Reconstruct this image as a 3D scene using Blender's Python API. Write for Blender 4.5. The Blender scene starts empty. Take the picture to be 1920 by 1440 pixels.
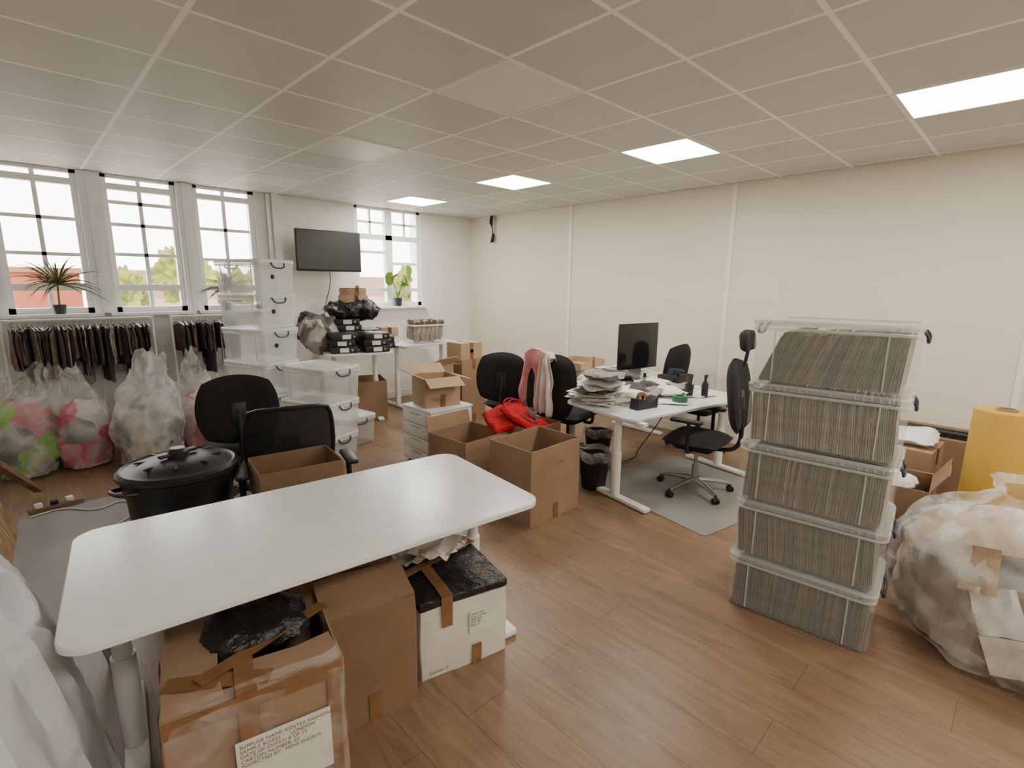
import bpy, bmesh, math, random
from mathutils import Vector, Matrix, noise, Euler
random.seed(7)
SC=bpy.context.scene; COL=SC.collection
rad=math.radians
# ------------------------------------------------------------ materials
def _new(name):
    m=bpy.data.materials.new(name); m.use_nodes=True
    nt=m.node_tree; b=nt.nodes['Principled BSDF']; return m,nt,b
def _noise(nt,scale,detail=4,stretch=(1,1,1)):
    tc=nt.nodes.new('ShaderNodeTexCoord'); mp=nt.nodes.new('ShaderNodeMapping')
    mp.inputs['Scale'].default_value=stretch
    n=nt.nodes.new('ShaderNodeTexNoise'); n.inputs['Scale'].default_value=scale; n.inputs['Detail'].default_value=detail
    nt.links.new(tc.outputs['Object'],mp.inputs['Vector']); nt.links.new(mp.outputs['Vector'],n.inputs['Vector']); return n
def pm(name,col,rough=.5,metal=0,var=.08,scale=6,bump=0,bscale=40,alpha=1,stretch=(1,1,1),emit=0,spec=.5,bd=.01):
    m,nt,b=_new(name)
    n=_noise(nt,scale,4,stretch); r=nt.nodes.new('ShaderNodeValToRGB')
    c=Vector(col[:3])
    r.color_ramp.elements[0].position=.3; r.color_ramp.elements[1].position=.7
    r.color_ramp.elements[0].color=(*[max(0,x*(1-var)) for x in c],1)
    r.color_ramp.elements[1].color=(*[min(1,x*(1+var)) for x in c],1)
    nt.links.new(n.outputs['Fac'],r.inputs['Fac']); nt.links.new(r.outputs['Color'],b.inputs['Base Color'])
    b.inputs['Roughness'].default_value=rough; b.inputs['Metallic'].default_value=metal
    b.inputs['Specular IOR Level'].default_value=spec
    b.inputs['Alpha'].default_value=alpha
    if bump:
        n2=_noise(nt,bscale,5,stretch); bp=nt.nodes.new('ShaderNodeBump'); bp.inputs['Strength'].default_value=bump; bp.inputs['Distance'].default_value=bd
        nt.links.new(n2.outputs['Fac'],bp.inputs['Height']); nt.links.new(bp.outputs['Normal'],b.inputs['Normal'])
    return m
def poly_mat(name,a0,a1,scale=7):
    m,nt,b=_new(name); L=nt.links.new
    n=_noise(nt,scale,6); n.inputs['Distortion'].default_value=.8
    r=nt.nodes.new('ShaderNodeMapRange'); r.inputs['From Min'].default_value=.42; r.inputs['From Max'].default_value=.70
    r.inputs['To Min'].default_value=a0; r.inputs['To Max'].default_value=a1; L(n.outputs['Fac'],r.inputs['Value']); L(r.outputs['Result'],b.inputs['Alpha'])
    c=nt.nodes.new('ShaderNodeValToRGB'); c.color_ramp.elements[0].color=(.82,.83,.84,1); c.color_ramp.elements[1].color=(.92,.92,.92,1); L(n.outputs['Fac'],c.inputs['Fac']); L(c.outputs['Color'],b.inputs['Base Color'])
    b.inputs['Roughness'].default_value=.2
    bp=nt.nodes.new('ShaderNodeBump'); bp.inputs['Strength'].default_value=.9; bp.inputs['Distance'].default_value=.04; L(n.outputs['Fac'],bp.inputs['Height']); L(bp.outputs['Normal'],b.inputs['Normal'])
    return m
def vor_mat(name,cols,scale=5,rough=.8,rnd=1):
    m,nt,b=_new(name)
    tc=nt.nodes.new('ShaderNodeTexCoord'); n=nt.nodes.new('ShaderNodeTexNoise'); n.inputs['Scale'].default_value=3
    ad=nt.nodes.new('ShaderNodeMixRGB'); ad.inputs['Fac'].default_value=.3
    v=nt.nodes.new('ShaderNodeTexVoronoi'); v.inputs['Scale'].default_value=scale
    nt.links.new(tc.outputs['Object'],n.inputs['Vector']); nt.links.new(tc.outputs['Object'],ad.inputs['Color1']); nt.links.new(n.outputs['Color'],ad.inputs['Color2'])
    nt.links.new(ad.outputs['Color'],v.inputs['Vector'])
    sx=nt.nodes.new('ShaderNodeSeparateXYZ'); nt.links.new(v.outputs['Color'],sx.inputs['Vector'])
    r=nt.nodes.new('ShaderNodeValToRGB'); r.color_ramp.interpolation='CONSTANT'
    for i,c in enumerate(cols):
        e=r.color_ramp.elements[i] if i<2 else r.color_ramp.elements.new(.5)
        e.position=i/len(cols)
    for i,c in enumerate(cols): r.color_ramp.elements[i].color=(*c,1)
    nt.links.new(sx.outputs['X'],r.inputs['Fac']); nt.links.new(r.outputs['Color'],b.inputs['Base Color'])
    b.inputs['Roughness'].default_value=rough
    bp=nt.nodes.new('ShaderNodeBump'); bp.inputs['Strength'].default_value=.8; bp.inputs['Distance'].default_value=.03
    nt.links.new(v.outputs['Distance'],bp.inputs['Height']); nt.links.new(bp.outputs['Normal'],b.inputs['Normal'])
    return m
def floor_mat():
    m,nt,b=_new('laminate_floor'); L=nt.links.new
    tc=nt.nodes.new('ShaderNodeTexCoord'); mp=nt.nodes.new('ShaderNodeMapping'); mp.inputs['Rotation'].default_value=(0,0,rad(90))
    L(tc.outputs['Object'],mp.inputs['Vector'])
    br=nt.nodes.new('ShaderNodeTexBrick'); br.inputs['Scale'].default_value=1; br.inputs['Brick Width'].default_value=1.36; br.inputs['Row Height'].default_value=.22
    br.inputs['Mortar Size'].default_value=.0015; br.inputs['Mortar Smooth'].default_value=.3; br.offset=.37; br.inputs['Bias'].default_value=0
    br.inputs['Color1'].default_value=(.235,.150,.092,1); br.inputs['Color2'].default_value=(.265,.172,.108,1); br.inputs['Mortar'].default_value=(.11,.068,.042,1)
    L(mp.outputs['Vector'],br.inputs['Vector'])
    mp2=nt.nodes.new('ShaderNodeMapping'); mp2.inputs['Scale'].default_value=(6,.8,1); L(tc.outputs['Object'],mp2.inputs['Vector'])
    n=nt.nodes.new('ShaderNodeTexNoise'); n.inputs['Scale'].default_value=3; n.inputs['Detail'].default_value=8; n.inputs['Roughness'].default_value=.68; n.inputs['Distortion'].default_value=1.1
    L(mp2.outputs['Vector'],n.inputs['Vector'])
    r=nt.nodes.new('ShaderNodeValToRGB'); r.color_ramp.elements[0].position=.3; r.color_ramp.elements[1].position=.72
    r.color_ramp.elements[0].color=(.62,.56,.50,1); r.color_ramp.elements[1].color=(1.2,1.18,1.16,1); L(n.outputs['Fac'],r.inputs['Fac'])
    mx=nt.nodes.new('ShaderNodeMixRGB'); mx.blend_type='MULTIPLY'; mx.inputs['Fac'].default_value=.9
    L(br.outputs['Color'],mx.inputs['Color1']); L(r.outputs['Color'],mx.inputs['Color2']); L(mx.outputs['Color'],b.inputs['Base Color'])
    b.inputs['Roughness'].default_value=.38
    bp=nt.nodes.new('ShaderNodeBump'); bp.inputs['Strength'].default_value=.08; L(n.outputs['Fac'],bp.inputs['Height']); L(bp.outputs['Normal'],b.inputs['Normal'])
    return m
X0,Y0,HC=.644,1.337,2.765
OFF={'X':X0-6,'Y':Y0-6}
def ceil_mat():
    m,nt,b=_new('ceiling_tiles'); L=nt.links.new
    tc=nt.nodes.new('ShaderNodeTexCoord'); s=nt.nodes.new('ShaderNodeSeparateXYZ'); L(tc.outputs['Object'],s.inputs['Vector'])
    masks=[]
    for ax in 'XY':
        a=nt.nodes.new('ShaderNodeMath'); a.operation='SUBTRACT'; a.inputs[1].default_value=OFF[ax]; L(s.outputs[ax],a.inputs[0])
        d=nt.nodes.new('ShaderNodeMath'); d.operation='DIVIDE'; d.inputs[1].default_value=.6; L(a.outputs[0],d.inputs[0])
        f=nt.nodes.new('ShaderNodeMath'); f.operation='PINGPONG'; f.inputs[1].default_value=.5; L(d.outputs[0],f.inputs[0])
        c=nt.nodes.new('ShaderNodeMath'); c.operation='LESS_THAN'; c.inputs[1].default_value=.021; L(f.outputs[0],c.inputs[0]); masks.append((c,d))
    mm=nt.nodes.new('ShaderNodeMath'); mm.operation='MAXIMUM'; L(masks[0][0].outputs[0],mm.inputs[0]); L(masks[1][0].outputs[0],mm.inputs[1])
    cb=nt.nodes.new('ShaderNodeCombineXYZ')
    for (c,d),k in zip(masks,'XY'):
        fl=nt.nodes.new('ShaderNodeMath'); fl.operation='FLOOR'; L(d.outputs[0],fl.inputs[0]); L(fl.outputs[0],cb.inputs[k])
    wn=nt.nodes.new('ShaderNodeTexWhiteNoise'); L(cb.outputs[0],wn.inputs['Vector'])
    r=nt.nodes.new('ShaderNodeValToRGB'); r.color_ramp.elements[0].color=(.575,.575,.56,1); r.color_ramp.elements[1].color=(.65,.65,.635,1); L(wn.outputs['Value'],r.inputs['Fac'])
    mx=nt.nodes.new('ShaderNodeMixRGB'); mx.inputs['Color2'].default_value=(.95,.95,.94,1); L(mm.outputs[0],mx.inputs['Fac']); L(r.outputs['Color'],mx.inputs['Color1'])
    L(mx.outputs['Color'],b.inputs['Base Color']); b.inputs['Roughness'].default_value=.5
    n2=nt.nodes.new('ShaderNodeTexNoise'); n2.inputs['Scale'].default_value=180; L(tc.outputs['Object'],n2.inputs['Vector'])
    ad=nt.nodes.new('ShaderNodeMath'); ad.operation='MULTIPLY_ADD'; ad.inputs[1].default_value=-2.0; L(mm.outputs[0],ad.inputs[0]); L(n2.outputs['Fac'],ad.inputs[2])
    bp=nt.nodes.new('ShaderNodeBump'); bp.inputs['Strength'].default_value=.15; bp.inputs['Distance'].default_value=.004; L(ad.outputs[0],bp.inputs['Height']); L(bp.outputs['Normal'],b.inputs['Normal'])
    return m
def emis(name,col,st):
    m,nt,b=_new(name); n=_noise(nt,2); r=nt.nodes.new('ShaderNodeValToRGB')
    r.color_ramp.elements[0].color=(*[c*.97 for c in col],1); r.color_ramp.elements[1].color=(*col,1)
    nt.links.new(n.outputs['Fac'],r.inputs['Fac']); nt.links.new(r.outputs['Color'],b.inputs['Emission Color']); b.inputs['Emission Strength'].default_value=st
    b.inputs['Base Color'].default_value=(.9,.9,.9,1); return m
def osb_mat():
    m,nt,b=_new('osb_board'); L=nt.links.new
    tc=nt.nodes.new('ShaderNodeTexCoord'); v=nt.nodes.new('ShaderNodeTexVoronoi'); v.inputs['Scale'].default_value=30; mp=nt.nodes.new('ShaderNodeMapping'); mp.inputs['Scale'].default_value=(1,1,.35)
    L(tc.outputs['Object'],mp.inputs['Vector']); L(mp.outputs['Vector'],v.inputs['Vector'])
    s=nt.nodes.new('ShaderNodeSeparateXYZ'); L(v.outputs['Color'],s.inputs['Vector'])
    r=nt.nodes.new('ShaderNodeValToRGB'); r.color_ramp.elements[0].color=(.25,.15,.07,1); r.color_ramp.elements[1].color=(.52,.36,.19,1); L(s.outputs['X'],r.inputs['Fac']); L(r.outputs['Color'],b.inputs['Base Color']); b.inputs['Roughness'].default_value=.8
    return m
M={}
M['floor']=floor_mat(); M['ceil']=ceil_mat()
M['wall']=pm('wall_paint',(.76,.70,.585),.7,var=.015,scale=2,bump=.05,bscale=60)
M['wallw']=pm('window_wall_paint',(.84,.83,.79),.7,var=.015,scale=2)
M['trim']=pm('white_trim',(.84,.82,.77),.45,var=.02)
M['frame']=pm('window_frame_paint',(.90,.92,.93),.4,var=.02)
M['white']=pm('white_laminate',(.76,.79,.80),.22,var=.03,scale=9)
M['wmetal']=pm('white_metal',(.84,.84,.82),.4,var=.02)
M['card']=pm('cardboard',(.32,.205,.125),.85,var=.13,scale=3,bump=.15,bscale=60)
M['cardd']=pm('cardboard_dark',(.225,.135,.078),.85,var=.14,scale=3,bump=.15)
M['cardl']=pm('cardboard_light',(.43,.30,.19),.85,var=.08,scale=3,bump=.15)
M['wcard']=pm('white_card',(.68,.65,.59),.7,var=.09,scale=5,bump=.2,bscale=20)
M['tape']=pm('brown_parcel_tape',(.235,.12,.055),.22,var=.2,scale=12,bump=.5,bscale=20)
M['black']=pm('black_plastic',(.012,.012,.014),.42,var=.2)
M['blackbag']=pm('black_bin_liner',(.012,.012,.014),.3,var=.3,bump=1,bscale=14,bd=.03)
M['fabric']=pm('black_fabric',(.010,.010,.012),.9,var=.25,scale=30,bump=.3,bscale=200)
M['mesh']=pm('black_mesh_fabric',(.013,.013,.014),.8,var=.2,alpha=.82)
M['chrome']=pm('grey_metal',(.42,.42,.42),.3,metal=.9,var=.05)
M['clear']=pm('clear_polypropylene',(.86,.90,.91),.18,var=.03,alpha=.38)
M['clearlid']=pm('clear_lid_plastic',(.88,.90,.90),.25,var=.03,alpha=.75)
M['rim']=pm('frosted_rim',(.86,.88,.88),.3,var=.03,alpha=.8)
M['clear2']=pm('clear_box_plastic',(.76,.76,.74),.10,var=.03,alpha=.21)
M['lid2']=pm('clear_lid_polypropylene',(.72,.73,.72),.18,var=.05,alpha=.44)
M['rim2']=pm('clear_rim',(.76,.76,.75),.22,var=.03,alpha=.5)
M['handle']=pm('dark_blue_handle',(.03,.04,.07),.35,var=.1)
M['poly']=poly_mat('thin_polythene',.12,.62,5)
M['polyk']=poly_mat('carton_wrap',.03,.26,8)
M['polyw']=poly_mat('white_polythene',.32,.85,5)
M['polyb']=poly_mat('large_bag_polythene',.08,.56,5)
M['milky']=pm('milky_sheeting',(.66,.69,.72),.4,var=.06,scale=2,alpha=.93,bump=.6,bscale=4,bd=.05)
M['yellow']=pm('yellow_paper',(.50,.29,.035),.6,var=.05,scale=3)
M['paper']=pm('white_paper',(.74,.72,.67),.7,var=.05,scale=20)
M['grey']=pm('grey_floor_mat',(.25,.24,.228),.55,var=.07,scale=4,bump=.1)
M['screen']=pm('glossy_black_screen',(.010,.011,.013),.12,var=.1)
M['tvscreen']=pm('tv_screen',(.03,.033,.037),.3,var=.1)
M['alu']=pm('aluminium',(.6,.6,.6),.3,metal=.8,var=.03)
M['red']=pm('red_nonwoven',(.40,.012,.016),.8,var=.2,bump=.6,bscale=14,bd=.02,spec=.15)
M['ink']=pm('black_ink',(.03,.03,.03),.6)
M['pencil']=pm('faded_ink',(.20,.17,.15),.7)
M['pink']=pm('pink_fabric',(.68,.27,.30),.9,var=.12,scale=12,bump=.4,bscale=60)
M['wfab']=pm('white_fabric',(.70,.66,.61),.9,var=.1,bump=.6,bscale=25)
M['green']=pm('leaf_green',(.16,.28,.04),.5,var=.3)
M['darkleaf']=pm('olive_leaf',(.10,.12,.045),.5,var=.3)
M['pot']=pm('dark_pot',(.04,.05,.05),.5)
M['wood']=pm('rough_timber',(.22,.14,.08),.8,var=.2,scale=6,stretch=(1,1,12))
M['osb']=osb_mat()
M['greenp']=pm('green_plastic',(.03,.20,.09),.4)
M['brightgreen']=pm('bright_green',(.10,.60,.15),.5)
M['glass']=pm('window_glass',(.9,.95,.95),.05,alpha=.06,var=.01)
M['lit']=emis('lit_diffuser',(1,.97,.90),14)
M['unlit']=pm('unlit_diffuser',(.74,.73,.70),.4,var=.02)
# ------------------------------------------------------------ mesh builder
class MB:
    def __init__(s): s.bm=bmesh.new()
    def box(s,c,sz,rot=(0,0,0),bev=0,seg=2):
        mt=Matrix.Translation(c)@Euler(rot).to_matrix().to_4x4()@Matrix.Diagonal((*sz,1))
        g=bmesh.ops.create_cube(s.bm,size=1,matrix=mt)['verts']
        if bev:
            es=list({e for v in g for e in v.link_edges})
            bmesh.ops.bevel(s.bm,geom=es,offset=bev,segments=seg,affect='EDGES',profile=.5)
        return s
    def loops(s,rings,cap0=True,cap1=True,closed=True):
        vr=[[s.bm.verts.new(p) for p in r] for r in rings]
        n=len(vr[0])
        for a,b in zip(vr,vr[1:]):
            for i in range(n if closed else n-1):
                j=(i+1)%n
                try: s.bm.faces.new((a[i],a[j],b[j],b[i]))
                except Exception: pass
        if cap0:
            try: s.bm.faces.new(list(reversed(vr[0])))
            except Exception: pass
        if cap1:
            try: s.bm.faces.new(vr[-1])
            except Exception: pass
        return s
    def tube(s,pts,r,seg=8,smooth=0,rr=None):
        pts=[Vector(p) for p in pts]
        for _ in range(smooth):
            q=[pts[0]]
            for a,b in zip(pts,pts[1:]): q+= [a*.75+b*.25,a*.25+b*.75]
            q.append(pts[-1]); pts=q
        rings=[]; up=None
        for i,p in enumerate(pts):
            t=(pts[min(i+1,len(pts)-1)]-pts[max(i-1,0)]).normalized()
            if up is None: up=Vector((0,0,1)) if abs(t.z)<.9 else Vector((1,0,0))
            a=t.cross(up).normalized(); b=a.cross(t).normalized(); up=b
            q=rr[i] if rr else r
            rings.append([p+a*math.cos(2*math.pi*k/seg)*q+b*math.sin(2*math.pi*k/seg)*q for k in range(seg)])
        return s.loops(rings)
    def cyl(s,p0,p1,r0,r1=None,seg=20):
        return s.tube([p0,p1],r0,seg,rr=[r0,r0 if r1 is None else r1])
    def lathe(s,prof,seg=32,c=(0,0),cap0=True,cap1=True,f=None):
        rings=[]
        for r,z in prof:
            ring=[]
            for k in range(seg):
                a=2*math.pi*k/seg; p=Vector((c[0]+r*math.cos(a),c[1]+r*math.sin(a),z))
                if f: p=f(p,a,z,r)
                ring.append(p)
            rings.append(ring)
        return s.loops(rings,cap0,cap1)
    def loft(s,secs,cap0=True,cap1=True,n=4,c=(0,0)):
        rings=[]
        for w,d,r,z in secs:
            ring=[]; r=max(min(r,w/2-1e-4,d/2-1e-4),1e-4)
            for cx,cy,a0 in ((1,1,0),(-1,1,90),(-1,-1,180),(1,-1,270)):
                for k in range(n+1):
                    a=rad(a0+90*k/n); ring.append(Vector((c[0]+cx*(w/2-r)+r*math.cos(a),c[1]+cy*(d/2-r)+r*math.sin(a),z)))
            rings.append(ring)
        return s.loops(rings,cap0,cap1)
    def pillow(s,w,h,th,k=.6,n=10,curve=0,mt=Matrix(),pw=6,nz=0,seed=0,nf=8):
        for side in (1,-1):
            g=[]
            for i in range(n+1):
                row=[]
                for j in range(n+1):
                    a=-1+2*i/n; b=-1+2*j/n
                    x=a*math.sqrt(1-k*b*b/2)*w/2; y=b*math.sqrt(1-k*a*a/2)*h/2
                    q=(1-abs(a)**pw)*(1-abs(b)**pw)
                    z=side*th/2*q+curve*(a*a)
                    p=Vector((x,y,z))
                    if nz: p+=noise.noise_vector(p*nf+Vector((seed,seed*2,0)))*nz+noise.noise_vector(p*nf*2.7+Vector((seed,seed*2,0)))*nz*.4
                    row.append(s.bm.verts.new(mt@p))
                g.append(row)
            for i in range(n):
                for j in range(n):
                    f=(g[i][j],g[i+1][j],g[i+1][j+1],g[i][j+1]); s.bm.faces.new(f if side==1 else f[::-1])
        return s
    def sheet(s,nx,ny,fn,closed=False):
        g=[[s.bm.verts.new(fn(i/nx,j/ny)) for j in range(ny+1)] for i in range(nx+1)]
        for i in range(nx):
            for j in range(ny): s.bm.faces.new((g[i][j],g[i+1][j],g[i+1][j+1],g[i][j+1]))
        return s
    def xf(s,mt):
        bmesh.ops.transform(s.bm,matrix=mt,verts=s.bm.verts); return s
    def mesh(s,name,flat=False,weld=True):
        if weld: bmesh.ops.remove_doubles(s.bm,verts=s.bm.verts,dist=1e-5)
        bmesh.ops.recalc_face_normals(s.bm,faces=s.bm.faces)
        me=bpy.data.meshes.new(name); s.bm.to_mesh(me); s.bm.free()
        if not flat:
            me.polygons.foreach_set('use_smooth',[True]*len(me.polygons))
            me.set_sharp_from_angle(angle=.6)
        return me
def ob(name,mb,mat,loc=(0,0,0),rz=0,parent=None,label=None,cat=None,rot=None,kind=None,group=None,flat=False):
    me=mb.mesh(name,flat) if isinstance(mb,MB) else mb
    if mat and not me.materials: me.materials.append(M[mat] if isinstance(mat,str) else mat)
    o=bpy.data.objects.new(name,me); COL.objects.link(o); o.location=loc
    o.rotation_euler=rot if rot else (0,0,rad(rz))
    if parent: o.parent=parent
    if label: o['label']=label
    if cat: o['category']=cat
    if kind: o['kind']=kind
    if group: o['group']=group
    return o
def thing(name,label,cat,loc,rz=0,group=None):
    e=bpy.data.objects.new(name,None); e.empty_display_size=.1; COL.objects.link(e); e.location=loc; e.rotation_euler=(0,0,rad(rz))
    e['label']=label; e['category']=cat
    if group: e['group']=group
    return e
def clone(o,loc=None,rz=None,parent=None,label=None,rot=None):
    c=o.copy(); COL.objects.link(c)
    if parent: c.parent=parent
    if loc is not None: c.location=loc
    if rz is not None: c.rotation_euler=(0,0,rad(rz))
    if rot is not None: c.rotation_euler=rot
    if label: c['label']=label
    for ch in list(o.children): clone(ch,parent=c)
    return c
def text(parent,body,size,loc,rot,mat='ink',name='printed_text'):
    cu=bpy.data.curves.new(name,'FONT'); cu.body=body; cu.size=size; cu.extrude=.0003; cu.space_line=1.0
    t=bpy.data.objects.new(name,cu); COL.objects.link(t)
    dg=bpy.context.evaluated_depsgraph_get(); me=bpy.data.meshes.new_from_object(t.evaluated_get(dg))
    bpy.data.objects.remove(t); me.materials.clear(); me.materials.append(M[mat])
    o=bpy.data.objects.new(name,me); COL.objects.link(o); o.parent=parent; o.location=loc; o.rotation_euler=tuple(rad(a) for a in rot); return o
def crumple(o,cuts=5,amp=.012,fr=6,seed=0):
    bm=bmesh.new(); bm.from_mesh(o.data); bmesh.ops.subdivide_edges(bm,edges=bm.edges,cuts=cuts,use_grid_fill=True)
    for v in bm.verts: v.co+=noise.noise_vector(v.co*fr+Vector((seed,0,0)))*amp
    bm.to_mesh(o.data); bm.free()
def st(name,mb,mat,**k): return ob(name,mb,mat,kind='structure',**k)
# ------------------------------------------------------------ room shell
XL,XR,YB,YF=-1.6,5.55,-2.2,6.7
st('floor',MB().box(((XL+XR)/2,(YB+YF)/2,-.05),(XR-XL+.4,YF-YB+.4,.1)),'floor')
st('ceiling',MB().box(((XL+XR)/2,(YB+YF)/2,HC+.04),(XR-XL+.4,YF-YB+.2,.08)),'ceil')
st('wall_right',MB().box((XR+.1,(YB+YF)/2,1.4),(.2,YF-YB+.4,2.9)),'wall')
st('wall_left',MB().box((XL-.1,(YB+YF)/2,1.4),(.2,YF-YB+.4,2.9)),'wallw')
st('wall_rear',MB().box(((XL+XR)/2,YB-.1,1.4),(XR-XL,.2,2.9)),'wall')
WIN=[(-.85,-.2),(-.04,.61),(.77,1.43),(1.57,2.22),(3.50,4.58)]  # first opening is out of view, added to let in more light
SILL=1.38
mb=MB(); mb.box(((XL+XR)/2,YF+.15,SILL/2),(XR-XL,.3,SILL))
xs=[XL]+[v for w in WIN for v in w]+[XR]
for a,b in zip(xs[0::2],xs[1::2]): mb.box(((a+b)/2,YF+.15,(SILL+HC+.1)/2),(b-a,.3,HC+.1-SILL))
st('wall_window_side',mb,'wallw',flat=True)
for i,(a,b) in enumerate(WIN):
    w=b-a; cx=(a+b)/2; mb=MB(); fr=.06; y=YF+.06
    zt=HC-.005
    mb.box((a+fr/2,y,(SILL+zt)/2),(fr,.07,zt-SILL)); mb.box((b-fr/2,y,(SILL+zt)/2),(fr,.07,zt-SILL))
    mb.box((cx,y,SILL+fr/2),(w,.07,fr)); mb.box((cx,y,zt-fr/4),(w,.07,fr/2))
    if i<4:
        for z,t in ((2.65,.06),(1.64,.065)): mb.box((cx,y,z),(w,.075,t))
        for z in ((2.50,2.28,1.98) if i==2 else (2.3,1.96)): mb.box((cx,y,z),(w,.03,.034))
        mb.box((cx,y,(SILL+zt)/2),(.036,.03,zt-SILL))
    else:
        mb.box((cx,y,(SILL+zt)/2),(.11,.08,zt-SILL)); mb.box((cx,y,2.36),(w,.08,.07))
        for s in (-1,1):
            xx=cx+s*(w/4+.01); mb.box((xx,y,(2.36+zt)/2),(.03,.03,zt-2.36)); mb.box((xx,y,2.56),(w/2-.08,.03,.03)); mb.box((xx,y,2.0 if s>0 else 2.15),(w/2-.08,.03,.04))
            mb.box((xx,y,1.62),(w/2-.08,.05,.05))
    o=st('window_%d'%(i+1),mb,'frame',flat=True)
    g=ob('window_pane',MB().box((cx,y+.01,(SILL+zt)/2),(w-.02,.001,zt-SILL-.02)),'glass',parent=o)
    st('trim_%d'%(i+10),MB().box((cx,YF-.02,SILL-.01),(w+.10,.20,.03)),'frame',flat=True)
for i,(a,b) in enumerate(((-.2,-.04),(.61,.77),(1.43,1.57))):
    st('trim_%d'%(20+i),MB().box(((a+b)/2,YF-.01,(SILL+HC)/2),(b-a+.02,.03,HC-SILL-.01)).box(((a+b)/2,YF-.03,(SILL+HC)/2),(.06,.02,HC-SILL-.01)),'frame',flat=True)  # boards added over the piers, their bright white standing in for light on them
st('trim_1',MB().box((XR-.006,2.37,HC/2),(.014,.045,HC)),'trim')
st('trim_2',MB().box((XR-.006,4.56,HC/2),(.014,.045,HC)),'trim')
st('trim_3',MB().box((XR-.006,.02,HC/2),(.014,.045,HC)),'trim')
st('trim_4',MB().box((2.44,YF-.04,HC/2),(.09,.08,HC)),'trim',flat=True)
st('trim_5',MB().box((2.36,YF-.05,2.3),(.03,.03,.9)),'trim')
st('baseboard_right',MB().box((XR-.008,(YB+YF)/2,.05),(.016,YF-YB,.1)),'trim')
st('baseboard_window_side',MB().box(((XL+XR)/2,YF-.008,.05),(XR-XL,.016,.1)),'trim')
def panel(i,j,lit):
    x=X0+i*.6+.3; y=Y0+j*.6+.3
    t=thing('ceiling_light','lit square LED panel set in the suspended ceiling grid' if lit else 'unlit square light panel set in the suspended ceiling grid','ceiling light',(x,y,HC),group='ceiling light panels')
    f=MB()
    for dx,dy,sx,sy in ((0,.29,.6,.02),(0,-.29,.6,.02),(.29,0,.02,.56),(-.29,0,.02,.56)): f.box((dx,dy,-.003),(sx,sy,.006))
    ob('light_frame',f,'trim',parent=t)
    ob('diffuser',MB().box((0,0,-.002),(.56,.56,.004)),'lit' if lit else 'unlit',parent=t)
    if lit:
        l=bpy.data.lights.new('panel_lamp','AREA'); l.shape='SQUARE'; l.size=.54; l.energy=22; l.color=(1,.93,.80)
        lo=bpy.data.objects.new('panel_lamp',l); COL.objects.link(lo); lo.parent=t; lo.location=(0,0,-.012)
for j in (-5,-2,1,4,7): panel(5,j,True)
for j in (1,4,7): panel(2,j,False)
panel(2,-5,True); panel(-1,-4,True)  # unseen lit panels behind the camera, added as fill light for the room
for x,w in ((.45,1.1),(1.75,.8)):
    r=thing('radiator','white panel radiator below the windows','radiator',(x,YF-.02,.18),group='radiators under the windows')
    m=MB()
    n=int(w/.04)
    for k in range(n): m.box((-w/2+.02+k*.04,-.05,.3),(.03,.06,.56),bev=.01,seg=1)
    m.box((0,-.05,.3),(w,.045,.58)); ob('panel',m,'wmetal',parent=r)
    ob('pipe',MB().tube([(w/2-.03,-.05,.03),(w/2-.03,-.05,-.18)],.009),'wmetal',parent=r)
# ------------------------------------------------------------ desks
def desk(name,label,cx,cy,w,d,rz,z,lx=None,ly=0,r=.09):
    t=thing(name,label,'desk',(cx,cy,0),rz)
    e=.004
    ob('tabletop',MB().loft([(w-2*e,d-2*e,r,z-.026),(w,d,r,z-.022),(w,d,r,z-e),(w-2*e,d-2*e,r,z)],n=8),'white',parent=t)
    lx=lx or w/2-.12
    ob('underframe',MB().box((0,ly,z-.046),(2*lx,.10,.035)).box((-lx,ly,z-.04),(.06,d*.7,.025)).box((lx,ly,z-.04),(.06,d*.7,.025)),'wmetal',parent=t)
    for s in (-1,1):
        l=ob('leg',MB().cyl((0,0,.04),(0,0,z*.55),.038).cyl((0,0,z*.55),(0,0,z-.05),.030),'wmetal',(s*lx,ly,0),parent=t)
        ob('foot',MB().box((0,0,.02),(.075,.70,.035),bev=.012),'wmetal',parent=l)
    return t
desk('sit_stand_desk','large white rounded-corner desk standing empty over packed cartons',.86,2.01,1.72,.86,-6.9,.72,lx=.74,ly=.0)
desk('sit_stand_desk','white desk piled with paperwork and a tape dispenser',4.04,2.245,1.55,.8,-11,.72,lx=.68,ly=-.18)
desk('sit_stand_desk','white desk carrying the large computer and paper stacks',4.68,3.24,1.4,.8,-4,.72)
desk('sit_stand_desk','raised white desk loaded with black ring binders',3.05,6.0,.78,1.15,-20,.90,lx=.25,ly=0)
desk('sit_stand_desk','raised white desk holding a clear crate of fabric',4.12,6.12,1.0,.65,0,.90)
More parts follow.
